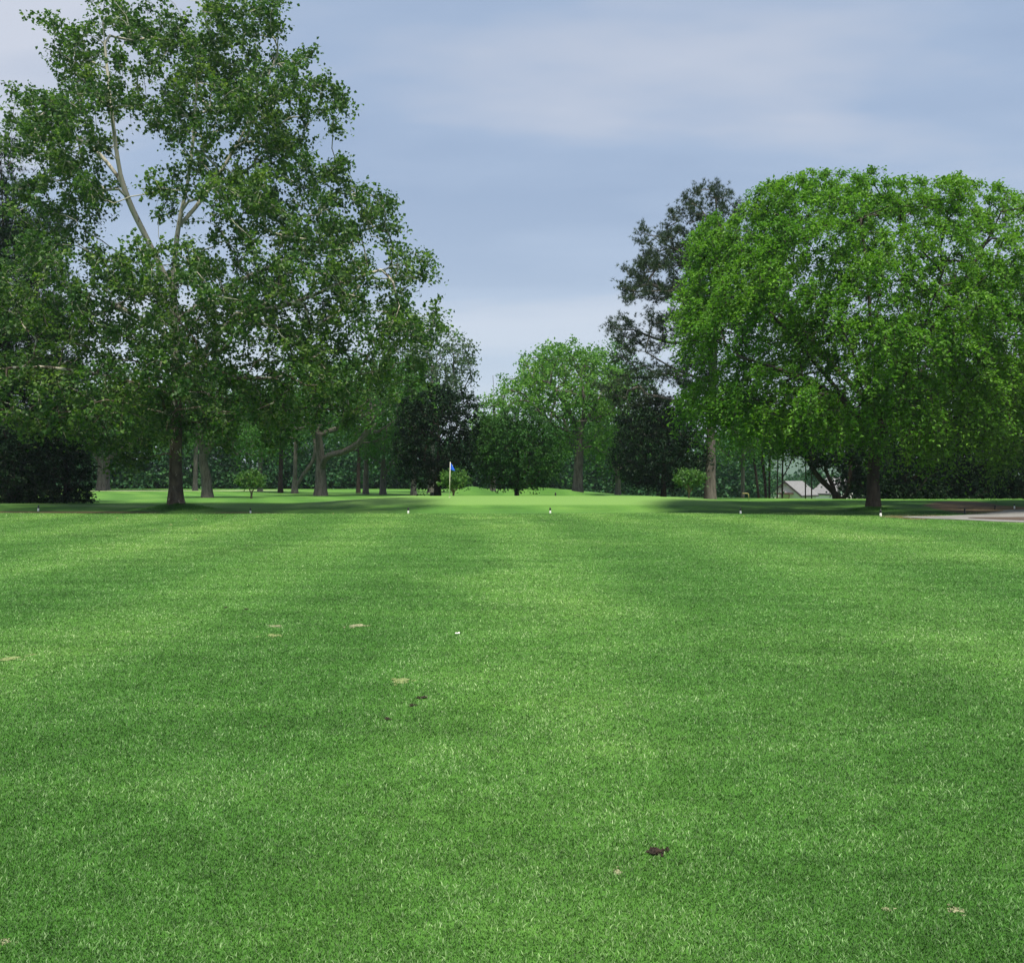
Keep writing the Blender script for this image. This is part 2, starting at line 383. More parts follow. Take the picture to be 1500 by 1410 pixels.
# ------------------------------------------------------------------ trees
def resample(P, step):
    P = np.asarray(P, float)
    # catmull-rom then resample
    out = []; m_ = len(P)
    for k in range(m_-1):
        p0 = P[max(k-1, 0)]; p1 = P[k]; p2 = P[k+1]; p3 = P[min(k+2, m_-1)]
        n = max(2, int(np.linalg.norm(p2-p1)/step))
        for t in np.arange(n)/n:
            out.append(.5*((2*p1)+(-p0+p2)*t+(2*p0-5*p1+4*p2-p3)*t*t+(-p0+3*p1-3*p2+p3)*t**3))
    out.append(P[-1]); return np.array(out)
def grow(r, polys, cent, r_root, r_tip, step=.6, up=.9, wig=.10):
    pos = []; par = []; lead = []
    for k, pl in enumerate(polys):
        R = resample(pl, step)
        if k == 0:
            for q in R:
                par.append(len(pos)-1); pos.append(q)
        else:
            A = np.array(pos); j = int(np.argmin(((A-R[0])**2).sum(1))); prev = j
            for q in R[1:]:
                par.append(prev); prev = len(pos); pos.append(q)
    n0 = len(pos); A = np.zeros((n0+len(cent)*14, 3)); A[:n0] = pos; cnt = n0
    PA = np.full(len(A), -1, int); PA[:n0] = par
    tips = []
    lo = A[:n0]
    d0 = np.array([np.min(((lo-c)**2).sum(1)) for c in cent]) if len(cent) else np.array([])
    zmin = polys[0][0][2]+(polys[0][-1][2]-polys[0][0][2])*.18
    for ci in np.argsort(d0):
        c = cent[ci]; B = A[:cnt]; dv = c-B; d = np.sqrt((dv**2).sum(1))
        cost = d+up*np.maximum(0, B[:, 2]-c[2]+.25*d)+np.where(B[:, 2] < zmin, 3, 0)
        j = int(np.argmin(cost)); dist = d[j]
        n = min(13, max(1, int(dist/step)))
        p0 = B[j].copy(); pj = PA[j]; pd = (p0-A[pj]) if pj >= 0 else np.array([0, 0, 1.])
        pd = pd/(np.linalg.norm(pd)+1e-6)
        ctrl = p0+pd*dist*.28+np.array([0, 0, dist*.08])
        prev = j
        for t in (np.arange(n)+1)/n:
            q = (1-t)**2*p0+2*t*(1-t)*ctrl+t*t*c
            if t < 1: q = q+r.randn(3)*wig*min(dist, 2)*.5
            A[cnt] = q; PA[cnt] = prev; prev = cnt; cnt += 1
        tips.append(prev)
    A = A[:cnt]; PA = PA[:cnt]
    w = np.zeros(cnt)
    for t in tips: w[t] += 1
    haschild = np.zeros(cnt, bool); haschild[PA[PA >= 0]] = True
    w[~haschild & (w == 0)] = 1
    for k in range(cnt-1, 0, -1): w[PA[k]] += w[k]
    e = math.log(max(1.01, r_root/r_tip))/math.log(max(2, w[0]))
    rad = r_tip*np.maximum(w, 1)**e
    return A, PA, w, rad, np.array(tips)
def tubes(A, PA, w, rad, flare, r, z0):
    ch = {}
    for k in range(1, len(A)): ch.setdefault(PA[k], []).append(k)
    V = []; Fq = []; base = 0
    starts = [(None, 0)]
    while starts:
        p, k = starts.pop(); chain = [k] if p is None else [p, k]
        while chain[-1] in ch:
            cs = sorted(ch[chain[-1]], key=lambda q: -w[q]); chain.append(cs[0])
            for q in cs[1:]: starts.append((chain[-2], q))
        if p is not None:
            pass
        P = A[chain]; R = rad[chain].copy()
        if p is not None: R[0] = min(R[0], R[1]*1.15)
        if len(P) < 2: continue
        big = R.max(); n = 16 if big > .18 else 8 if big > .06 else 5 if big > .025 else 3
        T = np.gradient(P, axis=0); T /= np.linalg.norm(T, axis=1)[:, None]+1e-9
        D = P[-1]-P[0]; ref = np.array([1., .13, 0]) if abs(D[2]) > .6*np.linalg.norm(D) else np.array([.05, .1, 1.])
        U = np.cross(T, ref); U /= np.linalg.norm(U, axis=1)[:, None]+1e-9; W = np.cross(T, U)
        a = np.arange(n)*2*PI/n
        RR = R[:, None]*np.ones(n)[None]
        if big > .18:
            lob = 1+.05*np.sin(3*a+1)[None]+.04*np.sin(5*a+P[:, 2:3]*.6)
            lob = lob+.03*r.randn(*RR.shape)
            RR = RR*lob
            if p is None: RR = RR*(1-.22*np.clip((P[:, 2:3]-z0)/5, 0, 1))
            if p is None and flare:
                hh = P[:, 2]-z0
                fl = 1+flare*np.exp(-hh/.45)[:, None]*(1+.35*np.sin(5*a+.7)[None]); RR = RR*fl
        ring = P[:, None]+RR[..., None]*(U[:, None]*np.cos(a)[None, :, None]+W[:, None]*np.sin(a)[None, :, None])
        V.append(ring.reshape(-1, 3)); m_ = len(P)
        i, k2 = np.meshgrid(np.arange(m_-1), np.arange(n), indexing='ij')
        q = np.stack([i*n+k2, i*n+(k2+1) % n, (i+1)*n+(k2+1) % n, (i+1)*n+k2], -1).reshape(-1, 4)+base
        Fq.append(q); base += m_*n
    return np.concatenate(V), np.concatenate(Fq).ravel()
def leaf_quads(r, pos, nrm_up, size, aspect, axis_=None, fold=.18):
    n = len(pos)
    nr = r.randn(n, 3)*.75; nr[:, 2] += nrm_up
    nr /= np.linalg.norm(nr, axis=1)[:, None]
    a = r.randn(n, 3) if axis_ is None else axis_+r.randn(n, 3)*.5
    a = a-nr*(a*nr).sum(1)[:, None]; a /= np.linalg.norm(a, axis=1)[:, None]+1e-9
    b = np.cross(nr, a); s = size*(.65+.7*r.rand(n))[:, None]; w = s*aspect
    f = nr*s*fold
    v0 = pos-a*s*.5; v1 = pos+b*w*.5+f-a*s*.05; v2 = pos+a*s*.5; v3 = pos-b*w*.5+f-a*s*.05
    V = np.stack([v0, v1, v2, v3], 1).reshape(-1, 3)
    return V, np.arange(4*n)
def crown_points(r, lobes, Y, mind, nmax, depth=.85, shell=.5, seed_try=40, clump=None):
    L = np.array([(l[0], l[1], l[2], l[3] if len(l) > 3 else l[2]) for l in lobes], float)
    ar = L[:, 2]*L[:, 3]; pr = ar/ar.sum()
    N_ = nmax*seed_try; k = r.choice(len(L), N_, p=pr)
    rr = np.sqrt(r.rand(N_)); th = r.rand(N_)*2*PI
    px = L[k, 0]+L[k, 2]*rr*np.cos(th); py = L[k, 1]+L[k, 3]*rr*np.sin(th)
    # half depth from the crown's extent in this row
    lo = np.full(N_, 1e9); hi = np.full(N_, -1e9)
    for (cx, cy, rx, ry) in L:
        u = 1-((py-cy)/ry)**2; s = np.sqrt(np.maximum(u, 0))*rx
        lo = np.where(u > 0, np.minimum(lo, cx-s), lo); hi = np.where(u > 0, np.maximum(hi, cx+s), hi)
    c = (lo+hi)/2; W = np.maximum((hi-lo)/2, 4)
    hd = depth*np.sqrt(np.maximum(W*W-(px-c)**2, (.25*W)**2))
    u = r.rand(N_)*2-1; u = np.sign(u)*np.abs(u)**(1-shell*.55)
    dY = u*hd/F*Y
    Ye = Y+.75*dY; P = np.stack([wx(px, Ye), Y+dY, wz(py, Ye)], 1)   # a deep crown looks bigger than its mid-plane section
    if clump:
        wl = clump[1]; f = np.zeros(N_)
        for k_ in range(7):
            dr_ = r.randn(3); dr_ /= np.linalg.norm(dr_); dr_ *= np.array([1, 1, clump[2]])
            f += np.sin(P@dr_*(2*PI/wl)*(.7+.7*r.rand())+r.rand()*6.28)
        P = P[f > np.quantile(f, clump[0])]
    out = np.zeros((nmax, 3)); cnt = 0
    for q in P:
        if cnt and np.min(((out[:cnt]-q)**2).sum(1)) < mind*mind: continue
        out[cnt] = q; cnt += 1
        if cnt >= nmax: break
    return out[:cnt]
def make_tree(name, label, cat, base, Y, tw, trunk, lobes, leaf, bark, seed=1, limbs=(), n=120, mind=1.0, twigs=4, tl=.9, perleaf=10,
              ls=.2, aspect=.7, jit=.12, out=.8, up=.3, droop=0., nup=.7, group=None, depth=.85, rtip=.02, flare=.45, needle=False,
              crown=True, step=.7, twigmesh=False, shell=.5, gup=.9, hang=0, clump=None, spread=.9):
    """base px column; tw trunk width px; trunk/limbs in px (x, y[, depth m]); lobes px (x, y, rx[, ry])"""
    r = rs(seed)
    bx = wx(base, Y); bz = g1(bx, Y)-.08
    def w3(q): return np.array([wx(q[0], Y), Y+(q[2] if len(q) > 2 else 0), wz(q[1], Y)])
    tp = [np.array([bx, Y, bz])]+[w3(q) for q in trunk]
    polys = [tp]+[[w3(q) for q in l] for l in limbs]
    cent = crown_points(r, lobes, Y, mind, n, depth, shell, 40, clump)
    A, PA, w, rad, tips = grow(r, polys, cent, tw/F*Y/2, rtip, step=step, up=gup)
    root = empty(name, (bx, Y, bz), label, cat, group)
    O = np.array([bx, Y, bz])
    Vt, Ft = tubes(A-O, PA, w, rad, flare, r, 0)
    ctr = cent.mean(0); hw = max(np.ptp(cent[:, 0])/2, .5)
    # twigs
    T = np.repeat(cent, twigs, 0); nT = len(T)
    o_ = T-ctr; o_[:, 2] *= .6; o_ /= np.linalg.norm(o_, axis=1)[:, None]+1e-6
    d = o_*out+r.randn(nT, 3)*.8; d[:, 2] += up
    d /= np.linalg.norm(d, axis=1)[:, None]
    Ls = tl*(.6+.8*r.rand(nT))
    t = (np.arange(perleaf)+.5)/perleaf
    t = t[None]*(.9+.2*r.rand(nT, 1))
    tt = t[..., None]
    pts = T[:, None]+d[:, None]*Ls[:, None, None]*tt
    pts[..., 2] -= droop*(Ls[:, None]*t**2)+hang*np.maximum(0, t-.3)*Ls[:, None]
    if needle:
        # a brush of needles at each spot along the twig
        pts = pts+r.randn(*pts.shape)*jit
        P = pts.reshape(-1, 3); k = needle; P = np.repeat(P, k, 0); m_ = len(P)
        dd = np.repeat(np.repeat(d, perleaf, 0), k, 0)*.7+r.randn(m_, 3)*.75+np.array([0, 0, .35]); dd /= np.linalg.norm(dd, axis=1)[:, None]
        s = np.cross(dd, r.randn(m_, 3)); s /= np.linalg.norm(s, axis=1)[:, None]
        ln = (ls*(.7+.6*r.rand(m_)))[:, None]
        V = np.stack([P-s*ln*.06, P+s*ln*.06, P+dd*ln], 1).reshape(-1, 3); F_ = np.arange(3*m_); fn = 3; nleaf = m_
        v = np.clip(.5+.22*r.randn(m_), 0, 1)
    else:
        P = (pts+r.randn(*pts.shape)*jit).reshape(-1, 3)
        gz_ = ground(P[:, 0], P[:, 1])+.06; P[:, 2] = np.where(P[:, 2] < gz_, gz_+np.abs(r.randn(len(P)))*.12, P[:, 2])
        ax_ = np.repeat(d, perleaf, 0)*.5; ax_[:, 2] -= .6
        V, F_ = leaf_quads(r, P, nup, ls, aspect, ax_); fn = 4; nleaf = len(P)
        cl = np.repeat(np.repeat(r.randn(len(cent))*.14, twigs), perleaf)
        v = np.clip(.45+cl+.2*r.randn(nleaf), 0, 1)
    if twigmesh:
        tq = np.array([0, .5, 1.]); pt = T[:, None]+d[:, None]*Ls[:, None, None]*tq[None, :, None]
        pt[..., 2] -= droop*(Ls[:, None]*tq**2)+hang*np.maximum(0, tq-.3)*Ls[:, None]
        pt -= O; rr = np.array([.010, .007, .003])
        a3 = np.arange(3)*2*PI/3; offs = np.stack([np.cos(a3), np.sin(a3), 0*a3+.0], 1)
        ring = pt[:, :, None]+rr[None, :, None, None]*offs[None, None]
        b_ = len(Vt); q = []
        for i_ in range(2):
            for k_ in range(3): q.append([i_*3+k_, i_*3+(k_+1) % 3, i_*3+3+(k_+1) % 3, i_*3+3+k_])
        q = np.array(q); Q = (np.arange(nT)*9)[:, None, None]+q[None]+b_
        Vt = np.concatenate([Vt, ring.reshape(-1, 3)]); Ft = np.concatenate([Ft, Q.ravel()])
    npmesh('trunk', Vt, 4, Ft, bark, root)
    npmesh('crown', V-O, fn, F_, leaf, root, {'v': ('FACE', v)}, smooth=False)
    return root

# --- the big sycamore on the left
SYL = [(85, 32, 24), (150, 30, 42, 38), (118, 88, 36), (238, 28, 42, 40), (205, 80, 38), (300, 70, 48), (312, 22, 20), (395, 26, 24, 30), (360, 70, 50), (425, 105, 34), (410, 150, 45), (462, 140, 36, 30), (492, 165, 14, 30),
       (130, 150, 55, 45), (55, 165, 38, 34), (30, 205, 30, 40), (90, 225, 55, 40), (160, 195, 30), (250, 150, 45), (310, 160, 60), (330, 230, 60, 40), (395, 225, 45), (440, 268, 45, 32), (500, 240, 20, 12), (490, 300, 50, 40), (548, 305, 32, 26), (565, 330, 18, 14),
       (60, 300, 45, 40), (130, 285, 45, 34), (280, 290, 50), (350, 310, 62, 50), (440, 350, 65, 50), (530, 375, 55, 42), (598, 400, 44, 34), (625, 415, 16, 32), (600, 465, 42, 50), (530, 470, 62, 50), (440, 440, 75, 55), (340, 410, 75, 55), (240, 398, 66, 34), (140, 375, 65, 38), (50, 390, 50, 42), (-20, 420, 40), (20, 460, 45), (100, 455, 70, 45), (190, 460, 70, 48), (290, 490, 70), (390, 520, 70, 55),
       (490, 545, 60, 50), (575, 545, 42, 36), (40, 545, 50, 42), (120, 550, 60, 50), (210, 560, 65), (310, 575, 60, 48), (400, 590, 50, 38), (480, 600, 40, 30), (150, 612, 62, 40), (75, 610, 48, 30), (-10, 580, 36, 30), (230, 620, 45, 30), (330, 625, 40, 26), (185, 655, 42, 26), (400, 630, 30, 20)]
make_tree('sycamore_tree', 'tall airy sycamore with brown flaking trunk and pale upper limbs, biggest tree on the left', 'tree',
          258, 52, 20, [(257, 690), (258, 620), (258, 537), (256, 460), (255, 400), (262, 330), (275, 270), (285, 190), (290, 110), (300, 50)], SYL, L_SYC, B_SYC, seed=3,
          limbs=[[(250, 420), (223, 358, -.5), (192, 280, -1), (178, 180, -1.2), (168, 100, -1), (160, 40, -.8)], [(255, 340), (290, 285, .8), (334, 204, 1.4), (360, 143, 1.7), (395, 60, 1.8)],
                 [(258, 545), (303, 533, -1.5), (360, 482, -2.5), (455, 460, -3.5), (520, 437, -4), (600, 410, -4)], [(258, 500), (205, 470, 2), (130, 430, 3), (50, 400, 4)],
                 [(256, 470), (330, 400, 2.5), (420, 350, 3.5), (540, 310, 3)], [(258, 580), (190, 560, -2.5), (110, 550, -4), (30, 560, -5)], [(258, 560), (310, 580, 3), (390, 585, 5), (480, 590, 6)], [(190, 275, -1), (140, 220, -.5), (70, 190, 0)]],
          n=1500, mind=.70, twigs=5, tl=.8, perleaf=16, ls=.19, clump=(.46, 3.3, 1.1), aspect=.85, jit=.16, out=.6, up=.35, droop=.35, nup=.75, rtip=.014, flare=.42, twigmesh=True, step=.55, depth=.8)

# --- the round bright tree on the right
BRL = [(1250, 285, 50, 38), (1190, 300, 45), (1140, 290, 30, 32), (1125, 330, 45), (1060, 360, 40), (1100, 400, 60), (1035, 425, 38), (1030, 470, 36, 40), (1035, 540, 36, 50), (1045, 585, 42, 34), (1080, 600, 40, 22),
       (1180, 400, 80), (1290, 330, 55, 60), (1350, 300, 45, 34), (1400, 295, 40, 34), (1450, 300, 42, 30), (1490, 320, 40), (1290, 430, 85), (1400, 400, 80), (1480, 410, 60), (1130, 490, 80, 60), (1110, 570, 60), (1150, 608, 46, 36),
       (1230, 540, 80), (1210, 612, 56, 38), (1340, 540, 85), (1290, 610, 60, 38), (1430, 520, 80), (1380, 608, 60, 44), (1360, 636, 40, 22), (1450, 600, 45, 50), (1540, 380, 50), (1545, 480, 50, 60), (1530, 560, 45, 50)]
make_tree('shade_tree', 'broad round bright green tree with drooping leafy sprays over a short dark trunk', 'tree',
          1279, 50, 18, [(1279, 700), (1281, 660), (1284, 600), (1280, 540), (1275, 470), (1270, 400), (1262, 330)], BRL, L_BRI, B_BRI, seed=8,
          limbs=[[(1281, 650), (1230, 590, -1), (1160, 520, -2), (1090, 450, -2.5)], [(1281, 640), (1340, 570, 1), (1420, 480, 2), (1500, 400, 2)], [(1282, 600), (1220, 500, 2.5), (1150, 400, 3), (1120, 330, 3)],
                 [(1282, 590), (1350, 470, -2.5), (1400, 380, -3), (1430, 320, -3)], [(1281, 620), (1290, 560, -3), (1300, 480, -5), (1310, 420, -6)], [(1281, 630), (1200, 590, -3), (1110, 560, -5), (1050, 540, -5)]],
          n=1650, mind=.54, twigs=6, tl=.9, perleaf=21, ls=.168, aspect=.62, jit=.10, out=1.2, up=.1, droop=.95, hang=.08, clump=(.42, 4.2, 1.1), nup=1.25, rtip=.012, flare=.35, twigmesh=True, step=.6, depth=.85, shell=.8)
make_tree('shade_tree', 'green drooping tree at the right edge with its trunk outside the picture', 'tree',
          1585, 56, 22, [(1585, 690), (1580, 600), (1575, 500), (1570, 420)], [(1500, 620, 55, 50), (1540, 560, 60), (1500, 500, 50), (1560, 450, 70), (1600, 400, 80), (1470, 645, 40, 34), (1640, 520, 90), (1600, 620, 80, 50), (1520, 440, 40)],
          leafmat('dull_bright_leaf', (.045, .12, .018), (.07, .165, .026), (.12, .22, .04), .36), B_BRI, seed=18, n=520, mind=.7, clump=(.3, 3.4, .6), twigs=6, tl=.95, perleaf=16, ls=.17, aspect=.6, jit=.1, out=1, up=.1, droop=.95, rtip=.012)

# --- pines
make_tree('pine_tree', 'tall sparse grey-green pine with a thick trunk behind the round bright tree', 'tree',
          1040, 75, 17, [(1040, 700), (1042, 600), (1045, 500), (1048, 400), (1050, 330), (1048, 290)],
          [(1040, 300, 42, 28), (1005, 330, 32, 24), (1062, 330, 34), (960, 352, 26, 18), (985, 380, 40, 22), (940, 400, 24, 16), (925, 430, 26, 14), (975, 425, 42, 18), (1030, 390, 50, 40), (912, 478, 20, 14), (945, 500, 40, 16), (990, 470, 40, 18), (1040, 460, 50, 30), (915, 520, 20, 10), (960, 545, 40, 14), (930, 580, 45, 18), (985, 600, 45, 20), (1100, 400, 40, 60), (905, 560, 26, 12), (955, 628, 38, 12), (1020, 540, 30)],
          L_PINE, B_PINE, seed=21, limbs=[[(1048, 420), (1000, 440), (950, 420, -1), (925, 430, -1)], [(1046, 490), (990, 500, 1), (930, 480, 1)], [(1044, 560), (990, 545, -1), (940, 520, -2)], [(1040, 660), (1010, 645, -1), (975, 634, -1.5), (940, 640, -2)], [(1044, 600), (990, 590, -1), (940, 580, -2)], [(1048, 380), (1000, 370), (960, 350)]],
          n=640, mind=.56, clump=(.15, 2.6, 1.6), twigs=4, tl=.7, perleaf=6, ls=.25, jit=.10, out=.6, up=.5, droop=.1, needle=13, rtip=.02, flare=.2, depth=.7, shell=.2, gup=.4)
make_tree('pine_tree', 'dark dense pine at the left edge behind the sycamore', 'tree',
          12, 66, 18, [(12, 650), (10, 500), (6, 350), (2, 240)],
          [(0, 245, 22, 30), (15, 290, 30, 26), (-10, 330, 60, 30), (70, 330, 26, 14), (30, 370, 50, 26), (0, 420, 70, 40), (60, 400, 34, 18), (20, 480, 80, 40), (70, 470, 40, 28), (10, 550, 90, 30), (-50, 400, 50, 60), (85, 540, 44, 22), (-60, 500, 60, 60)],
          L_BLACK, B_DARK, seed=22, limbs=[[(8, 400), (50, 360), (95, 325)]], n=420, mind=.8, twigs=4, tl=.9, perleaf=6, ls=.42, jit=.14, out=.6, up=.35, needle=8, rtip=.02, depth=.8, gup=.4)

# --- ornamental trees behind the green
def oak(lbl, base, Y, tw, lobes, mat, seed, bark=B_DARK, n=260, trunk=None, **kw):
    top = min(l[1] for l in lobes); bot = 700
    trunk = trunk or [(base, 690), (base+2, (top+700)/2), (base, top+20)]
    d = dict(mind=.5, twigs=5, tl=.55, perleaf=11, ls=.17, aspect=.6, jit=.08, out=.8, up=.2, droop=.3, rtip=.012, flare=.25, step=.5, shell=.6, clump=(.28, 1.9, 1.5))
    d.update(kw); nm = d.pop('nm', 'ornamental_tree')
    return make_tree(nm, lbl, d.pop('cat', 'tree'), base, Y, tw, trunk, lobes, mat, bark, seed=seed, n=n, **d)
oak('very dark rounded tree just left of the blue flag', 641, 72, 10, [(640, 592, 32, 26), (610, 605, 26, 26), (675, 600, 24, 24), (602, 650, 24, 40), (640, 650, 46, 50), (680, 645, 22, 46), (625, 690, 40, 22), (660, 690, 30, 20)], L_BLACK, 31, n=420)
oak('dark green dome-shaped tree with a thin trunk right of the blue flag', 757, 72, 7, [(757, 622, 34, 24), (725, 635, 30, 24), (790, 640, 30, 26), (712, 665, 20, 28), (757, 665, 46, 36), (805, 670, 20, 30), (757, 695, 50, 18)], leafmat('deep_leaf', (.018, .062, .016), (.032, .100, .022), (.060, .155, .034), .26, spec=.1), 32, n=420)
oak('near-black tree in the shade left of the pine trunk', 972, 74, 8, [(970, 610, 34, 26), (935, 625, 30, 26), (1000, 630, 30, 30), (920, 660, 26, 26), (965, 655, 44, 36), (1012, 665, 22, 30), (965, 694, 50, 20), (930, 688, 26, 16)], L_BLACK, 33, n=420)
# crape myrtles
def myrtle(lbl, base, Y, seed, w=20):
    bx = wx(base, Y); h = (HY-690)
    z0 = 2400/Y
    return make_tree('crape_myrtle', lbl, 'small tree', base, Y, 3, [(base+1, 716), (base+3, 705)],
                     [(base-13, 704+seed%3, 7, 6), (base+12, 705, 8, 7), (base+1, 700, 10, 7), (base-4, 709, 13, 5), (base+6, 697, 6, 5), (base-8, 698, 5, 4), (base+9, 711, 8, 4)], L_CRAPE, B_TAN, seed=seed,
                     limbs=[[(base, 724), (base-5, 712, .1), (base-10, 705)], [(base, 724), (base+6, 712, -.1), (base+11, 704)], [(base, 724), (base-2, 712, -.3), (base-4, 703, -.3)]],
                     n=90, mind=.17, twigs=4, tl=.42, perleaf=7, ls=.16, aspect=.5, jit=.04, out=.5, up=1.0, droop=0, rtip=.008, flare=.1, step=.2, group='young crape myrtles behind the green')
myrtle('small crape myrtle with a fan of leaves directly behind the blue flag', 664, 67.5, 41)
myrtle('small crape myrtle with a fan of leaves left of the thick pine trunk', 1009, 67.5, 42)
myrtle('small crape myrtle alone on the grass right of the sycamore', 368, 80, 43)

# --- park trees further back
def back(lbl, base, Y, tw, lobes, mat, seed, bark=B_GREY, n=150, limbs=(), trunk=None, **kw):
    k = Y/100.
    d = dict(mind=1.0*k, twigs=5, tl=1.1*k, perleaf=10, ls=.27*k, aspect=.7, jit=.2*k, out=.7, up=.25, droop=.35, rtip=.025, flare=.3, step=.9, group=None, clump=(.3, 4.2*k, .8))
    d.update(kw); top = min(l[1] for l in lobes)
    trunk = trunk or [(base, 700), (base+1, 660), (base+2, (top+660)/2), (base, top+25)]
    return make_tree('park_tree', lbl, 'tree', base, Y, tw, trunk, lobes, mat, bark, seed=seed, n=n, limbs=limbs, **d)
back('lime green spreading tree with a stout brown trunk behind the right mound', 846, 84, 15, [(790, 528, 26, 14), (832, 518, 22, 16), (805, 552, 30, 14), (765, 570, 28, 14), (868, 535, 26, 18), (885, 590, 24, 18), (840, 575, 40, 24), (805, 600, 34, 20), (868, 632, 34, 20), (822, 645, 26, 20), (900, 560, 20), (750, 592, 16, 10), (884, 655, 16, 14)], L_LIME, 51, n=330,
     trunk=[(847, 690), (850, 640), (856, 590), (850, 550)], limbs=[[(850, 640), (825, 590, -1), (800, 560, -1.5)], [(852, 625), (875, 590), (885, 560)]])
back('stout grey tree with a low limb reaching right, in the middle of the left grove', 470, 92, 17, [(470, 560, 50, 40), (420, 570, 40, 36), (520, 560, 50, 36), (560, 590, 40, 30), (500, 600, 50, 26), (440, 610, 34, 22), (545, 630, 30, 20), (580, 555, 36, 30), (405, 610, 30, 24)], L_MID, 52, n=320,
     trunk=[(470, 690), (468, 650), (466, 625), (470, 590), (475, 550)], limbs=[[(470, 680), (485, 667, -1), (505, 663, -1.5), (530, 650, -2), (550, 620, -2)], [(467, 640), (448, 620), (430, 600)], [(467, 636), (490, 628, .5), (520, 610, 1), (540, 580, 1)]])
back('leaning grey tree forking low, right of the sycamore trunk', 304, 84, 15, [(300, 600, 46, 34), (340, 600, 40, 34), (270, 620, 30, 24), (350, 635, 34, 22), (320, 570, 46, 30), (365, 655, 26, 16), (280, 575, 30)], L_MID, 53, n=260,
     trunk=[(302, 700), (298, 680), (296, 655), (288, 620), (280, 590)], limbs=[[(298, 668), (312, 645), (325, 620), (340, 590)]])
back('pale grey tree with bare stubby limbs beyond the dark left bushes', 148, 130, 13, [(150, 600, 40, 34), (120, 620, 36, 26), (185, 625, 36, 24), (160, 640, 40, 18), (200, 590, 40, 30)], L_MID, 54, n=160,
     trunk=[(149, 690), (149, 665), (152, 620)], limbs=[[(149, 676), (165, 668), (182, 655)], [(149, 680), (140, 668), (132, 655)]])
back('slimmer grey tree right behind the pale stubby-limbed one', 157, 138, 8, [(165, 590, 40, 34), (190, 610, 36, 26)], L_MID, 55, n=110)
back('small dim trunk between the sycamore and the leaning forked tree', 286, 128, 7, [(280, 610, 44, 30), (250, 630, 36, 24)], L_MID, 56, n=120)
back('thin tree above the lone crape myrtle', 381, 118, 7, [(380, 620, 40, 34), (400, 640, 30, 26), (350, 600, 40, 30)], L_MID, 57, n=120)
back('dark straight trunk left of the twin-stemmed tree', 411, 112, 7, [(410, 610, 34, 36), (390, 640, 26, 20)], L_MID, 58, bark=B_DARK, n=120)
back('twin-stemmed pale tree left of the stout grey one', 432, 106, 9, [(432, 610, 36, 34), (455, 600, 36, 30), (410, 600, 30)], L_MID, 59, n=150, limbs=[[(433, 716), (444, 695), (458, 676), (462, 650), (455, 620)]])
back('dark slender tree right of the low-limbed grey tree', 525, 108, 6, [(525, 600, 36, 40), (510, 640, 26, 20)], L_MID, 60, bark=B_DARK, n=120)
back('slender grey tree between the dark slender one and the pale wide-forked one', 536, 102, 8, [(536, 600, 34, 34), (550, 640, 26, 22)], L_MID, 61, n=130)
back('pale wide-forked tree left of the very dark rounded tree', 561, 98, 9, [(562, 610, 36, 36), (585, 640, 30, 30), (545, 650, 24, 20), (600, 600, 36, 30), (575, 670, 26, 14)], L_MID, 62, n=200, limbs=[[(561, 700), (572, 680), (588, 660)]])
back('grey trunk close beside the very dark rounded tree', 606, 94, 8, [(610, 590, 40, 36), (590, 620, 26, 30)], L_MID, 63, n=130)
back('tall soft grey-green tree rising above the very dark rounded one', 632, 112, 10, [(655, 510, 34, 22), (630, 530, 40, 30), (600, 520, 30, 24), (675, 545, 20, 26), (640, 570, 40, 30), (680, 520, 14, 10), (600, 560, 34, 30)], leafmat('grey_leaf', (.035, .075, .035), (.055, .11, .05), (.08, .145, .065), .25), 64, n=240)
back('yellow-green tree peeping between the two dark round trees', 722, 105, 8, [(715, 625, 26, 26), (735, 600, 30, 26), (760, 570, 30, 26), (790, 540, 30, 22), (800, 525, 36, 16), (755, 640, 30, 30)], L_LIME, 65, n=190)
back('mid green tree between the lime green tree and the pine', 905, 100, 8, [(880, 540, 36, 30), (915, 570, 40, 40), (870, 610, 30, 40), (930, 630, 40, 40), (900, 660, 44, 34), (900, 520, 26, 14)], L_MID, 66, n=230)
# trees on the right, in front of and round the house
back('slim grey trunk between the thick pine and the yellow frame', 1088, 86, 6, [(1090, 610, 36, 36), (1075, 650, 26, 20), (1110, 640, 24)], L_MID, 70, n=120)
back('thin leaning dark tree right of the yellow frame', 1112, 96, 4, [(1105, 640, 24, 26), (1090, 620, 30, 26)], L_MID, 71, bark=B_DARK, n=70, trunk=[(1108, 700), (1104, 670), (1100, 640)])
back('dark slender tree left of the white house', 1122, 92, 4.5, [(1125, 630, 30, 30), (1110, 655, 20, 14)], L_DARK, 72, bark=B_DARK, n=90, trunk=[(1120, 700), (1116, 670), (1114, 640)])
back('thin dark tree touching the left corner of the white house', 1127, 90, 3.2, [(1135, 635, 26, 26)], L_DARK, 73, bark=B_DARK, n=80)
back('thin straight dark stem in front of the left half of the gable', 1139, 88, 2, [(1145, 640, 24, 22)], L_DARK, 74, bark=B_DARK, n=60)
back('forked dark stem crossing the gable of the white house', 1146, 88, 2.8, [(1150, 640, 26, 22), (1168, 655, 14, 10)], L_DARK, 75, bark=B_DARK, n=80, limbs=[[(1148, 696), (1156, 682), (1164, 660)]])
back('thin stem in front of the grey roof with a tuft of low leaves', 1180, 86, 2, [(1182, 650, 24, 20), (1180, 695, 12, 10)], L_DARK, 76, bark=B_DARK, n=80)
back('thin stem at the right end of the grey roof', 1189, 86, 2, [(1192, 645, 24, 20)], L_DARK, 77, bark=B_DARK, n=60)
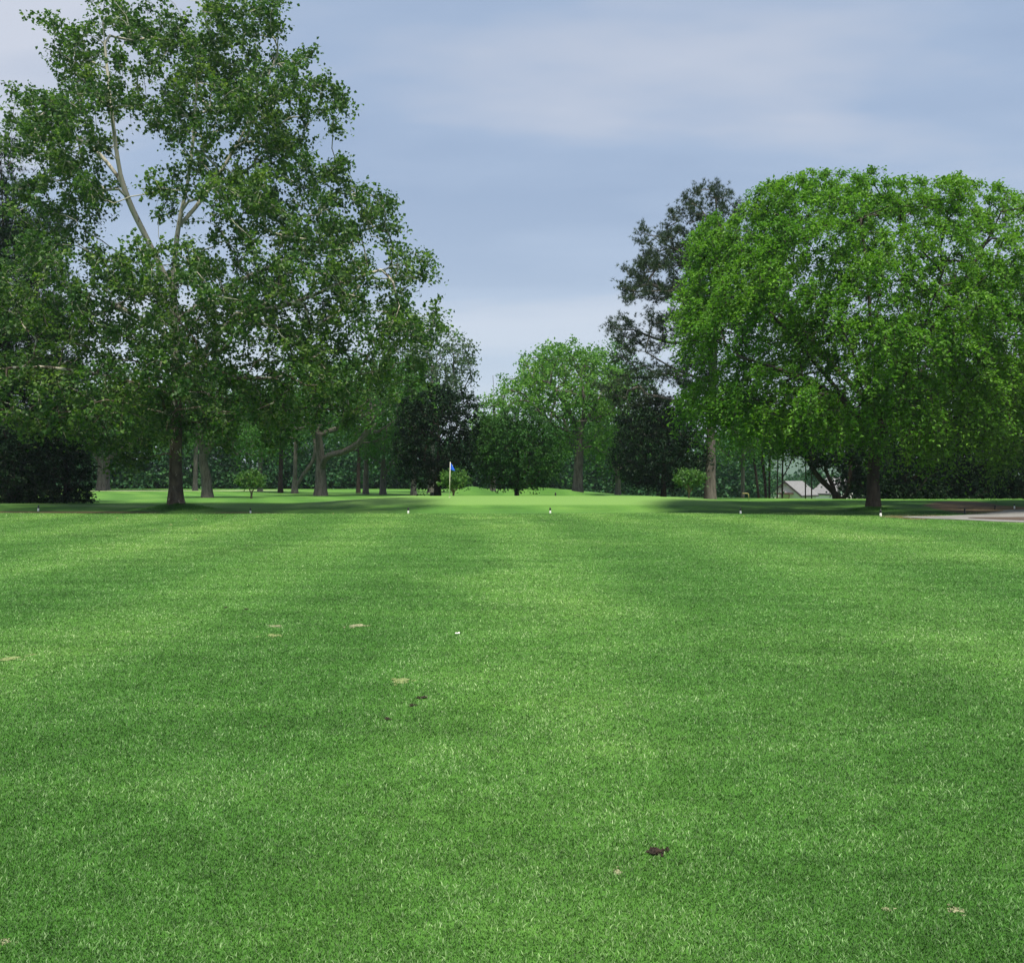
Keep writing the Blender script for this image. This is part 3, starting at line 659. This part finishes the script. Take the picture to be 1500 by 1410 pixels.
oak('black crooked tree leaning left over the houses', 1226, 72, 13, [(1185, 640, 40, 30), (1230, 640, 40, 34), (1205, 665, 22, 20), (1250, 670, 26, 30), (1240, 700, 14, 14), (1265, 700, 18, 20)], L_BLACK, 78, n=330, trunk=[(1222, 722), (1212, 712), (1200, 700), (1190, 685), (1183, 665), (1180, 640)], limbs=[[(1224, 728), (1222, 710, .4), (1214, 690, .6), (1212, 660, .6)], [(1232, 733), (1240, 720, -.3), (1243, 690, -.4), (1245, 660)]], nm='crooked_tree')
# dark shrubs: right and left
def shrub(lbl, base, Y, lobes, seed, mat=L_BLACK, group=None, **kw):
    d = dict(n=230, mind=.5, twigs=5, tl=.6, perleaf=10, ls=.17, out=.9, up=.2, droop=.4, cat='shrub', nm='dark_shrub', group=group, flare=.1, trunk=[(base, 715), (base+3, 690), (base+2, 670)])
    d.update(kw); return oak(lbl, base, Y, 5, lobes, mat, seed, **d)
GR = 'dark shrubs along the right edge of the course'
shrub('dark shrub mass just right of the round tree trunk', 1325, 70, [(1310, 690, 30, 42), (1345, 680, 34, 50), (1330, 715, 50, 20), (1320, 650, 36, 30)], 81, group=GR)
shrub('dark shrub behind the left part of the pine-straw bank', 1385, 72, [(1375, 700, 34, 34), (1400, 680, 34, 40), (1390, 640, 40, 34), (1385, 718, 46, 18)], 82, group=GR)
shrub('tall black shrub above the middle of the pine-straw bank', 1440, 71, [(1440, 690, 40, 40), (1440, 640, 44, 40), (1445, 716, 46, 18), (1460, 610, 34)], 83, group=GR)
shrub('dark shrub at the right edge above the cart path', 1500, 70, [(1490, 690, 36, 42), (1520, 680, 40, 40), (1500, 640, 44, 40), (1500, 716, 46, 18)], 84, group=GR)
shrub('dark shrub partly beyond the right edge', 1565, 70, [(1560, 690, 40, 44), (1590, 670, 44, 50), (1560, 640, 40)], 85, group=GR)
GL = 'dark bushes at the left edge of the course'
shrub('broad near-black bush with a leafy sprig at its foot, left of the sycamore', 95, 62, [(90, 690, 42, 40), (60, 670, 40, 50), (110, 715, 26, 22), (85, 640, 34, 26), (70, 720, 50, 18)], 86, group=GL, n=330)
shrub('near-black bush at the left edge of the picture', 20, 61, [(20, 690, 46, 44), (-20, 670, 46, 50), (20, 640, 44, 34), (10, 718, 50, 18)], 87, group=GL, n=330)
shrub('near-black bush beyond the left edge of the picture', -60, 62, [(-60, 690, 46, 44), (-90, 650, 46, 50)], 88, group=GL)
oak('dark leafy tree with leaning trunk above the left bushes', 95, 68, 9, [(60, 590, 50, 34), (110, 605, 40, 34), (20, 605, 40), (130, 640, 26, 26), (60, 640, 50, 30), (145, 610, 30, 20)], L_DARK, 89, n=300, trunk=[(100, 700), (112, 665), (128, 630), (138, 600)], mind=.6, nm='leaning_tree')

# --- the far wood: one mass, nobody could count it
def wood(name, lbl, x0, x1, Y0, Y1, top, n, seed, mat, ls=.55, zlow=-5):
    r = rs(seed)
    nc = n//40
    cy = Y0+(Y1-Y0)*r.rand(nc); cxp = x0+(x1-x0)*r.rand(nc); cx = (cxp-CX)/F*cy
    tp = wz(top(cxp), cy); gz = ground(cx, cy)
    u = r.rand(nc)**1.15
    cz = gz+.2+(tp-gz)*u; cz = np.where(r.rand(nc) < .18, gz+.2+1.6*r.rand(nc), cz)
    C = np.stack([cx, cy, cz], 1); P = np.repeat(C, 40, 0)+r.randn(nc*40, 3)*np.array([1.1, 1.0, .65])
    P[:, 2] = np.maximum(P[:, 2], ground(P[:, 0], P[:, 1])+.05)
    V, F_ = leaf_quads(r, P, .8, ls, .75)
    cl = np.repeat(r.randn(nc)*.2, 40)
    o = npmesh(name, V, 4, F_, mat, attrs={'v': ('FACE', np.clip(.45+cl+.18*r.randn(len(P)), 0, 1))}, smooth=False)
    meta(o, lbl, 'woodland', kind='stuff')
wood('woodland', 'dark bluish belt of woodland closing the view behind the left grove and the green', -250, 1120, 150, 178, lambda p: 640-50*np.exp(-((p-200)/260)**2)+14*np.sin(p*.05)+8*np.sin(p*.13)-20*np.exp(-((p-900)/90)**2), 190000, 91, L_WOOD)
wood('woodland', 'hazy green trees behind the white house', 1060, 1320, 260, 290, lambda p: 694+5*np.sin(p*.11)-7*np.exp(-((p-1090)/30)**2), 16000, 92, L_WOOD, .8)
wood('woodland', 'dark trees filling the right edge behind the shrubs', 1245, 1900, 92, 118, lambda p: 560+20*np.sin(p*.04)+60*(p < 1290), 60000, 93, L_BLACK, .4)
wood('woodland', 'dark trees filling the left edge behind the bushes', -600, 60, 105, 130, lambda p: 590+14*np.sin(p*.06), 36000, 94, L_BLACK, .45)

# longer uncut grass left standing round the two big trunks
def tufts(name, lbl, cx, cy, rad, n, seed):
    r = rs(seed); a = r.rand(n)*2*PI; q = rad*np.abs(r.randn(n))*.55
    X = cx+np.cos(a)*q*1.5; Y = cy+np.sin(a)*q
    h = (.06+.14*r.rand(n))*np.exp(-(q/rad)**2); w = .008+.006*r.rand(n); az = r.rand(n)*2*PI; la = r.rand(n)*2*PI; ln = h*(.2+.7*r.rand(n))
    b = np.stack([X, Y, ground(X, Y)-.02], 1); d = np.stack([np.cos(az)*w, np.sin(az)*w, 0*w], 1)
    t = b+np.stack([np.cos(la)*ln, np.sin(la)*ln, h], 1)
    V = np.stack([b-d, b+d, t], 1).reshape(-1, 3)
    o = npmesh(name, V, 3, np.arange(3*n), L_MID, attrs={'v': ('FACE', r.rand(n)*.6)}); meta(o, lbl, 'grass', kind='stuff')
tufts('long_grass', 'longer dark grass round the foot of the big sycamore', wx(262, 51.8), 51.6, 1.5, 9000, 61)
tufts('long_grass', 'longer dark grass round the foot of the round bright tree', wx(1276, 49.8), 49.7, .9, 5000, 62)

# ------------------------------------------------------------------ hills on the horizon
def hills():
    xs = np.linspace(-900, 1300, 90); ys = np.array([1150, 1200, 1270, 1350, 1440])
    h = np.array([0, .55, 1, .6, 0])
    X, Y = np.meshgrid(xs, ys); H = 30+10*np.sin(xs*.006)+5*np.sin(xs*.021+1)+2*np.sin(xs*.05)
    Z = -4+h[:, None]*H[None]
    n = len(xs); i = np.arange((n-1)*(len(ys)-1)); r_, c_ = i//(n-1), i % (n-1); b0 = r_*n+c_
    o = npmesh('hills', np.stack([X.ravel(), Y.ravel(), Z.ravel()], 1), 4, np.stack([b0, b0+1, b0+n+1, b0+n], 1).ravel(), simple('hill_forest', (.04, .08, .045), .95, vs=.05))
    meta(o, kind='structure')
hills()

# ------------------------------------------------------------------ houses
def house(lbl, px, Y, w, L, eave, peak, rz, windows, porch):
    x = wx(px, Y); z = g1(x, Y)-.05
    root = empty('house', (x, Y, z), lbl, 'house', rz=rz)
    h = w/2
    m = MB()
    m.add([(-h, 0, 0), (h, 0, 0), (h, 0, eave), (0, 0, peak), (-h, 0, eave), (-h, L, 0), (h, L, 0), (h, L, eave), (0, L, peak), (-h, L, eave)],
          [[0, 1, 2, 3, 4], [6, 5, 9, 8, 7], [1, 6, 7, 2], [5, 0, 4, 9]])
    m.build('wall', W_SIDE, root)
    m = MB(); ov = .35; t = .16; s = (peak-eave)/h
    for sg in (-1, 1):
        a = (0, peak+.05); b = (sg*(h+ov), eave-s*ov+.05)
        vs = []
        for yy in (-ov, L+ov):
            vs += [(a[0], yy, a[1]), (b[0], yy, b[1]), (b[0], yy, b[1]+t), (a[0], yy, a[1]+t)]
        f = [[0, 1, 2, 3], [7, 6, 5, 4], [0, 4, 5, 1], [3, 2, 6, 7], [1, 5, 6, 2]]
        m.add(vs, f if sg > 0 else [q[::-1] for q in f])
    m.build('roof', W_ROOF, root)
    m = MB()
    for sg in (-1, 1):
        a = (0, peak+.02); b = (sg*(h+ov), eave-s*ov+.02)
        vs = [(q[0], yy, q[1]+dz) for yy in (-ov-.06, -ov-.003) for q, dz in ((a, -.18), (b, -.18), (b, .2), (a, .2))]
        f = [[0, 1, 2, 3], [7, 6, 5, 4], [0, 4, 5, 1], [3, 2, 6, 7], [1, 5, 6, 2]]
        m.add(vs, f if sg > 0 else [q[::-1] for q in f])
        m.box((sg*(h+ov+.03), L/2, eave-s*ov), (.08, L+2*ov, .24))
    m.build('trim', W_TRIM, root)
    for (wx_, wz_, ww, hh, side) in windows:
        fr = MB(); gl = MB()
        if side == 0: fr.box((wx_, -.03, wz_), (ww+.2, .08, hh+.2)); gl.box((wx_, -.075, wz_), (ww, .03, hh))
        else: fr.box((h+.03, wx_, wz_), (.08, ww+.2, hh+.2)); gl.box((h+.075, wx_, wz_), (.03, ww, hh))
        f_ = fr.build('window', W_SIDE, root); gl.build('pane', W_GLASS, f_)
    if porch:
        m = MB(); m.box((.25, -1.1, porch+.35), (2.7, 2.1, .16))
        for q in range(9): m.box((-.95+q*.3, -1.1, porch+.5), (.07, 2.3, .14))
        for sx_ in (-1, 1): m.box((.25+sx_*1.2, -2.0, porch/2), (.14, .14, porch+.54))
        m.box((.25, -2.05, porch-.35), (2.3, .08, .12))
        m.build('pergola', W_BROWN, root)
    return root
YH = 186; zH = g1(wx(1150, YH), YH)
ev = wz(724, YH)-zH; pk = wz(705.5, YH)-zH
house('pale gabled house with dark trim and grey roof half hidden behind thin trees', 1150.5, YH, 5.6, 8.4, ev, pk, -.62, [(-1.2, ev-1.2, .7, 1.0, 0)], ev-.2)
YK = 200; zK = g1(wx(1250, YK), YK); ek = wz(722, YK)-zK
house('second pale house glimpsed between the black crooked trunks', 1250, YK, 7.5, 9, ek, wz(700, YK)-zK, .25, [(-2.2, ek-1.1, .9, 1.1, 0), (0, ek-.9, .9, 1.1, 0), (2.2, ek-1.1, .9, 1.1, 0), (0, ek+.8, .7, .8, 0)], 0)

# ------------------------------------------------------------------ flag
fx, fy = wx(658.5, 61), 61; fz = g1(fx, fy)
root = empty('golf_flag', (fx, fy, fz), 'blue pennant on a pale pole standing on the putting green', 'flag')
m = MB(); m.tube([(0, 0, -.1), (.015, 0, 1.0), (.045, 0, 2.12)], [.022, .020, .016], 8); m.lathe([(.054, 0.001), (.054, .02), (.03, .022)], 14)
m.build('pole', W_POLE, root, smooth=True)
nu, nv = 14, 10; vs = []
for i_ in range(nu):
    u = i_/(nu-1)
    for j in range(nv):
        v = j/(nv-1)
        xx = .045+u*.27*(.35+.75*v); zz = 2.10-v*.46-u*.14*(1-v*.2)+u*.05*v
        vs.append((xx, .05*math.sin(u*7+v*2)*u, zz))
fs = [[i_*nv+j, (i_+1)*nv+j, (i_+1)*nv+j+1, i_*nv+j+1] for i_ in range(nu-1) for j in range(nv-1)]
m = MB(); m.add(vs, fs); f_ = m.build('cloth', W_BLUE, root, smooth=True)
sm = f_.modifiers.new('thick', 'SOLIDIFY'); sm.thickness = .004
m = MB()     # small pale emblem stitched on the cloth
for k in range(10): pass
m.lathe([(.001, 0), (.035, .0005), (.035, .006), (.001, .007)], 16)
em = m.build('emblem', simple('emblem_white', (.45, .55, .8), .6), f_); em.rotation_euler = (PI/2, 0, 0); em.location = (.16, .015, 1.90)

# ------------------------------------------------------------------ marker posts
def post_mesh(white):
    m = MB(); m.lathe([(.042, -.05), (.046, .02), (.044, .10), (.034, .125)], 12); c = MB()
    c.lathe([(.034, .124), (.042, .14), (.040, .21), (.028, .255), (.006, .262)], 12)
    return m, c
GP = 'short marker posts along the far edge of the fairway'
posts = [(56, 747.5, 'white black-capped post in front of the left bushes', 1, 1), (367, 748.5, 'white black-capped post between the sycamore and the grove', 1, 1), (598, 751, 'white black-capped post left of the blue flag', 1, 1), (806, 751, 'white black-capped post in front of the dome-shaped tree', 1, 1),
         (1085, 752.5, 'white black-capped post in front of the thick pine', 1, 1), (1290, 756.5, 'white black-capped post at the foot of the round bright tree', 1, 1.05), (1486, 746, 'white black-capped post beside the cart path at the right edge', 1, .85),
         (1413, 752.5, 'dark post between the mulch and the round tree', 0, .85), (1457.5, 746.5, 'dark post on the pine-straw bank', 0, .75), (814, 728.5, 'dark post on the slope of the right mound', 0, 1.3)]
pw, pc = post_mesh(True); proto = {}
for px, py, lb, wh, sc in posts:
    Y = 2400/(py-700) if px != 814 else 70.5
    x = wx(px, Y)
    if px != 814 and Y > 50: Y = min(Y, 53); x = wx(px, Y)
    if wh in proto:
        r0 = copy_tree(proto[wh])
    else:
        r0 = empty('marker_post', (0, 0, 0), lb, 'post', GP); pw.build('post', W_WHITE if wh else W_BLACK, r0, smooth=True); pc.build('cap', W_BLACK, r0, smooth=True); proto[wh] = r0
    r0.location = (x, Y, g1(x, Y)+(.05 if px == 1486 else 0)); r0.scale = (sc, sc, sc*1.05); r0['label'] = lb; r0.rotation_euler = (.04*math.sin(px), .05*math.cos(px), 0)
    if not wh: r0['group'] = 'dark marker posts'

# yellow pipe frame
m = MB(); Yf = 64; xf = wx(1096, Yf); zf = g1(xf, Yf)
m.tube([(-.36, 0, .44), (-.05, 0, .44), (0, 0, .42), (.03, 0, .36), (.05, 0, -.05)], .022, 8)
yf = m.build('bent_pipe', W_YEL, smooth=True); yf.location = (xf, Yf, zf); meta(yf, 'bent yellow pipe rail standing on the crest right of the thick pine', 'rail')
# stump-like root ball beside the very dark tree
m = MB(); m.lathe([(.42, -.1), (.36, .1), (.30, .32), (.26, .45), (.2, .5)], 14)
st = m.build('tree_stump', B_GREY, smooth=True); st.location = (wx(634, 74), 74, g1(wx(634, 74), 74)); st.scale = (.75, .6, 1); meta(st, 'low brown stump at the foot of the very dark rounded tree', 'stump')

# ------------------------------------------------------------------ bits on the lawn
def clod(px, py, w, lbl, mat, hgt=.45, seed=0, name='soil_clod', cat='clod', grp=None, crumbs=7):
    r = rs(seed+100); X, Y = flat(px, py); s = w/F*Y/2*(.72 if mat is W_SOIL else .95)
    m = MB()
    def blob(c, rx, ry, rz):
        n, k = 9, 6; vs = []; fs = []
        for i_ in range(k):
            ph = PI/2*i_/(k-1)*1.0
            for j in range(n):
                a = 2*PI*j/n; q = 1+.32*r.randn()
                vs.append((c[0]+rx*math.cos(ph)*math.cos(a)*q, c[1]+ry*math.cos(ph)*math.sin(a)*q, c[2]+rz*math.sin(ph)*(1+.25*r.randn())-.004))
        for i_ in range(k-1):
            for j in range(n): fs.append([i_*n+j, i_*n+(j+1) % n, (i_+1)*n+(j+1) % n, (i_+1)*n+j])
        m.add(vs, fs)
    blob((0, 0, 0), s*.8, s*1.0, s*hgt)
    for k in range(crumbs): blob((r.randn()*s*.75, r.randn()*s*.9, 0), s*.28*(.5+r.rand()), s*.3, s*hgt*.7*(.4+r.rand()))
    o = m.build(name, mat); o.location = (X, Y, g1(X, Y)+(.008 if mat is W_SOIL else .003)); meta(o, lbl, cat, grp); return o
GC = 'dark soil clods on the lawn'
clod(960, 1252, 28, 'largest dark soil clod with torn grass, alone at the lower right', W_SOIL, .55, 1, grp=GC, crumbs=14)
clod(621, 1025, 14, 'dark clod, upper right of the row of three', W_SOIL, .5, 2, grp=GC)
clod(603, 1037, 12, 'dark clod in the middle of the row of three', W_SOIL, .6, 3, grp=GC)
clod(567, 1056, 13, 'dark flat clod, lower left of the row of three', W_SOIL, .35, 4, grp=GC)
clod(388, 1067, 5, 'tiny dark clod left of the row of three', W_SOIL, .5, 5, grp=GC)
clod(330, 891, 8, 'brown clod, left one of the far pair', W_SOIL, .3, 6, grp=GC)
clod(361, 893.5, 8, 'brown clod, right one of the far pair', W_SOIL, .3, 7, grp=GC)
clod(716, 1001, 5, 'small brown clod above and right of the row of three', W_SOIL, .4, 8, grp=GC)
clod(1280, 1212, 5, 'small brown clod near the right side of the lawn', W_SOIL, .3, 14, grp=GC)
GS = 'pale sandy divots in the turf'
for k, (px, py, w, lb) in enumerate([(524, 917.5, 30, 'long pale sandy scrape left of the white scrap'), (405, 918, 20, 'pale sandy scrape left of the long one'), (400, 932, 22, 'thin sandy scrape below the other left one'), (1400, 1334, 26, 'pale sandy divot at the lower right'), (1300, 1333, 18, 'faint sandy divot left of the lower right one'), (905, 1278, 22, 'sandy divot below the largest soil clod'), (588, 999, 34, 'faint straw-coloured scrape above the row of clods'), (6, 1380, 26, 'sandy divot in the lower left corner'), (12, 967, 34, 'pale scrape at the left edge of the lawn')]):
    clod(px, py, w, lb, W_SAND if k not in (6, 8, 2) else W_STRAW, .10, 20+k, 'sand_divot', 'divot', GS, 6)
X, Y = flat(670, 932); m = MB(); m.box((0, 0, .010), (.048, .026, .010)); m.box((.016, .004, .017), (.018, .018, .008))
o = m.build('paper_scrap', W_WHITE, bevel=.003); o.location = (X, Y, g1(X, Y)+.015); meta(o, 'small white scrap lying on the mid lawn', 'scrap')
# dry leaves on the far lawn
lm = None; rr = rs(77)
spots = [(185, 763), (198, 760), (287, 762), (118, 757), (172, 759), (42, 748.5), (430, 754), (445, 759), (486, 746.5), (488, 753), (388, 737.5), (540, 751), (250, 770), (1090, 757), (1200, 754), (330, 757)]
for k, (px, py) in enumerate(spots):
    X, Y = flat(px, py)
    if lm is None:
        m = MB(); m.add([(-.09, 0, .03), (-.03, -.05, .05), (.04, -.055, .06), (.10, 0, .03), (.03, .055, .07), (-.04, .045, .05), (0, 0, .025)], [[0, 1, 6], [1, 2, 6], [2, 3, 6], [3, 4, 6], [4, 5, 6], [5, 0, 6]])
        o = m.build('dry_leaf', W_LEAFY); lm = o; sd = o.modifiers.new('thick', 'SOLIDIFY'); sd.thickness = .003
    else:
        o = lm.copy(); COL.objects.link(o)
    o.location = (X, Y, g1(X, Y)+.01); o.rotation_euler = (0, 0, rr.rand()*6); s = .35+.35*rr.rand(); o.scale = (s, s, s)
    meta(o, 'small dry leaf lying on the far lawn', 'leaf', 'dry leaves on the lawn')

# ------------------------------------------------------------------ haze
m, nt, nd, lk = newmat('haze'); pv = N(nt, 'ShaderNodeVolumePrincipled'); pv.inputs['Color'].default_value = (.72, .84, 1, 1)
pv.inputs['Density'].default_value = .00016; pv.inputs['Anisotropy'].default_value = .2
o = N(nt, 'ShaderNodeOutputMaterial'); lk.new(pv.outputs[0], o.inputs['Volume'])
hb = MB(); hb.box((0, 700, 19), (3040, 1640, 64)); h_ = hb.build('haze', m); meta(h_, 'thin pale blue haze over the far trees', 'haze', kind='stuff')

# ------------------------------------------------------------------ light, sky, camera
EL, AZ = math.radians(70), math.radians(172)     # azimuth clockwise from +Y
sd = Vector((math.sin(AZ)*math.cos(EL), math.cos(AZ)*math.cos(EL), math.sin(EL)))
ld = bpy.data.lights.new('sun', 'SUN'); ld.energy = 1.5; ld.angle = math.radians(12); ld.color = (1, .93, .78)
lo = bpy.data.objects.new('sun', ld); lo.rotation_euler = sd.to_track_quat('Z', 'Y').to_euler(); link(lo)
w = bpy.data.worlds.new('World'); scn.world = w; w.use_nodes = True; nt = w.node_tree; nt.nodes.clear()
sky = N(nt, 'ShaderNodeTexSky'); sky.sky_type = 'NISHITA'; sky.sun_disc = False; sky.sun_elevation = EL; sky.sun_rotation = AZ
sky.air_density = 1; sky.dust_density = 1.5; sky.ozone_density = 1.5
tc = N(nt, 'ShaderNodeTexCoord'); sx = N(nt, 'ShaderNodeSeparateXYZ'); nt.links.new(tc.outputs['Generated'], sx.inputs[0])
den = mth(nt, 'ADD', mth(nt, 'MAXIMUM', sx.outputs[2], 0), .12)
cb = N(nt, 'ShaderNodeCombineXYZ'); nt.links.new(mth(nt, 'DIVIDE', sx.outputs[0], den), cb.inputs[0]); nt.links.new(mth(nt, 'DIVIDE', sx.outputs[1], den), cb.inputs[1])
cb.inputs[2].default_value = 4.2
cn = noise(nt, cb.outputs[0], .85, 5, .48, (.55, 1, 1)); cn2 = noise(nt, cb.outputs[0], 2.6, 4, .5, (.5, 1, 1))
cn = mth(nt, 'ADD', mth(nt, 'MULTIPLY', cn, .8), mth(nt, 'MULTIPLY', cn2, .2))
cn = mth(nt, 'SUBTRACT', cn, mth(nt, 'MULTIPLY', sx.outputs[0], .12))
cn = mth(nt, 'ADD', cn, mth(nt, 'MULTIPLY', mth(nt, 'SUBTRACT', .24, sx.outputs[2]), .32))
cc = ramp(nt, cn, [(.38, (1.18, 1.56, 2.22)), (.455, (1.42, 1.80, 2.44)), (.51, (1.88, 2.12, 2.58)), (.58, (2.36, 2.5, 2.84))])
hz = ramp(nt, sx.outputs[2], [(0, g3(1)), (.10, g3(.8)), (.2, g3(.3)), (.32, g3(0))])
cc = mixc(nt, hz, cc, (2.2, 2.54, 2.96))
out = mixc(nt, .93, sky.outputs[0], cc)
bg = N(nt, 'ShaderNodeBackground'); bg.inputs[1].default_value = .05; nt.links.new(out, bg.inputs[0])
o = N(nt, 'ShaderNodeOutputWorld'); nt.links.new(bg.outputs[0], o.inputs[0])

cd = bpy.data.cameras.new('camera'); cd.sensor_width = 36; cd.sensor_fit = 'HORIZONTAL'; cd.lens = 36*F/1500; cd.clip_start = .05; cd.clip_end = 6000
co = bpy.data.objects.new('camera', cd); co.location = (0, 0, CAMH); co.rotation_euler = (PI/2-math.atan(5/F), 0, 0); link(co); scn.camera = co
scn.view_settings.view_transform = 'Standard'; scn.view_settings.look = 'None'; scn.view_settings.gamma = 1; scn.view_settings.exposure = 2.4
scn.render.engine = 'CYCLES'
scn.cycles.volume_bounces = 0
scn.cycles.max_bounces = 6
scn.render.resolution_x = 1024; scn.render.resolution_y = 962
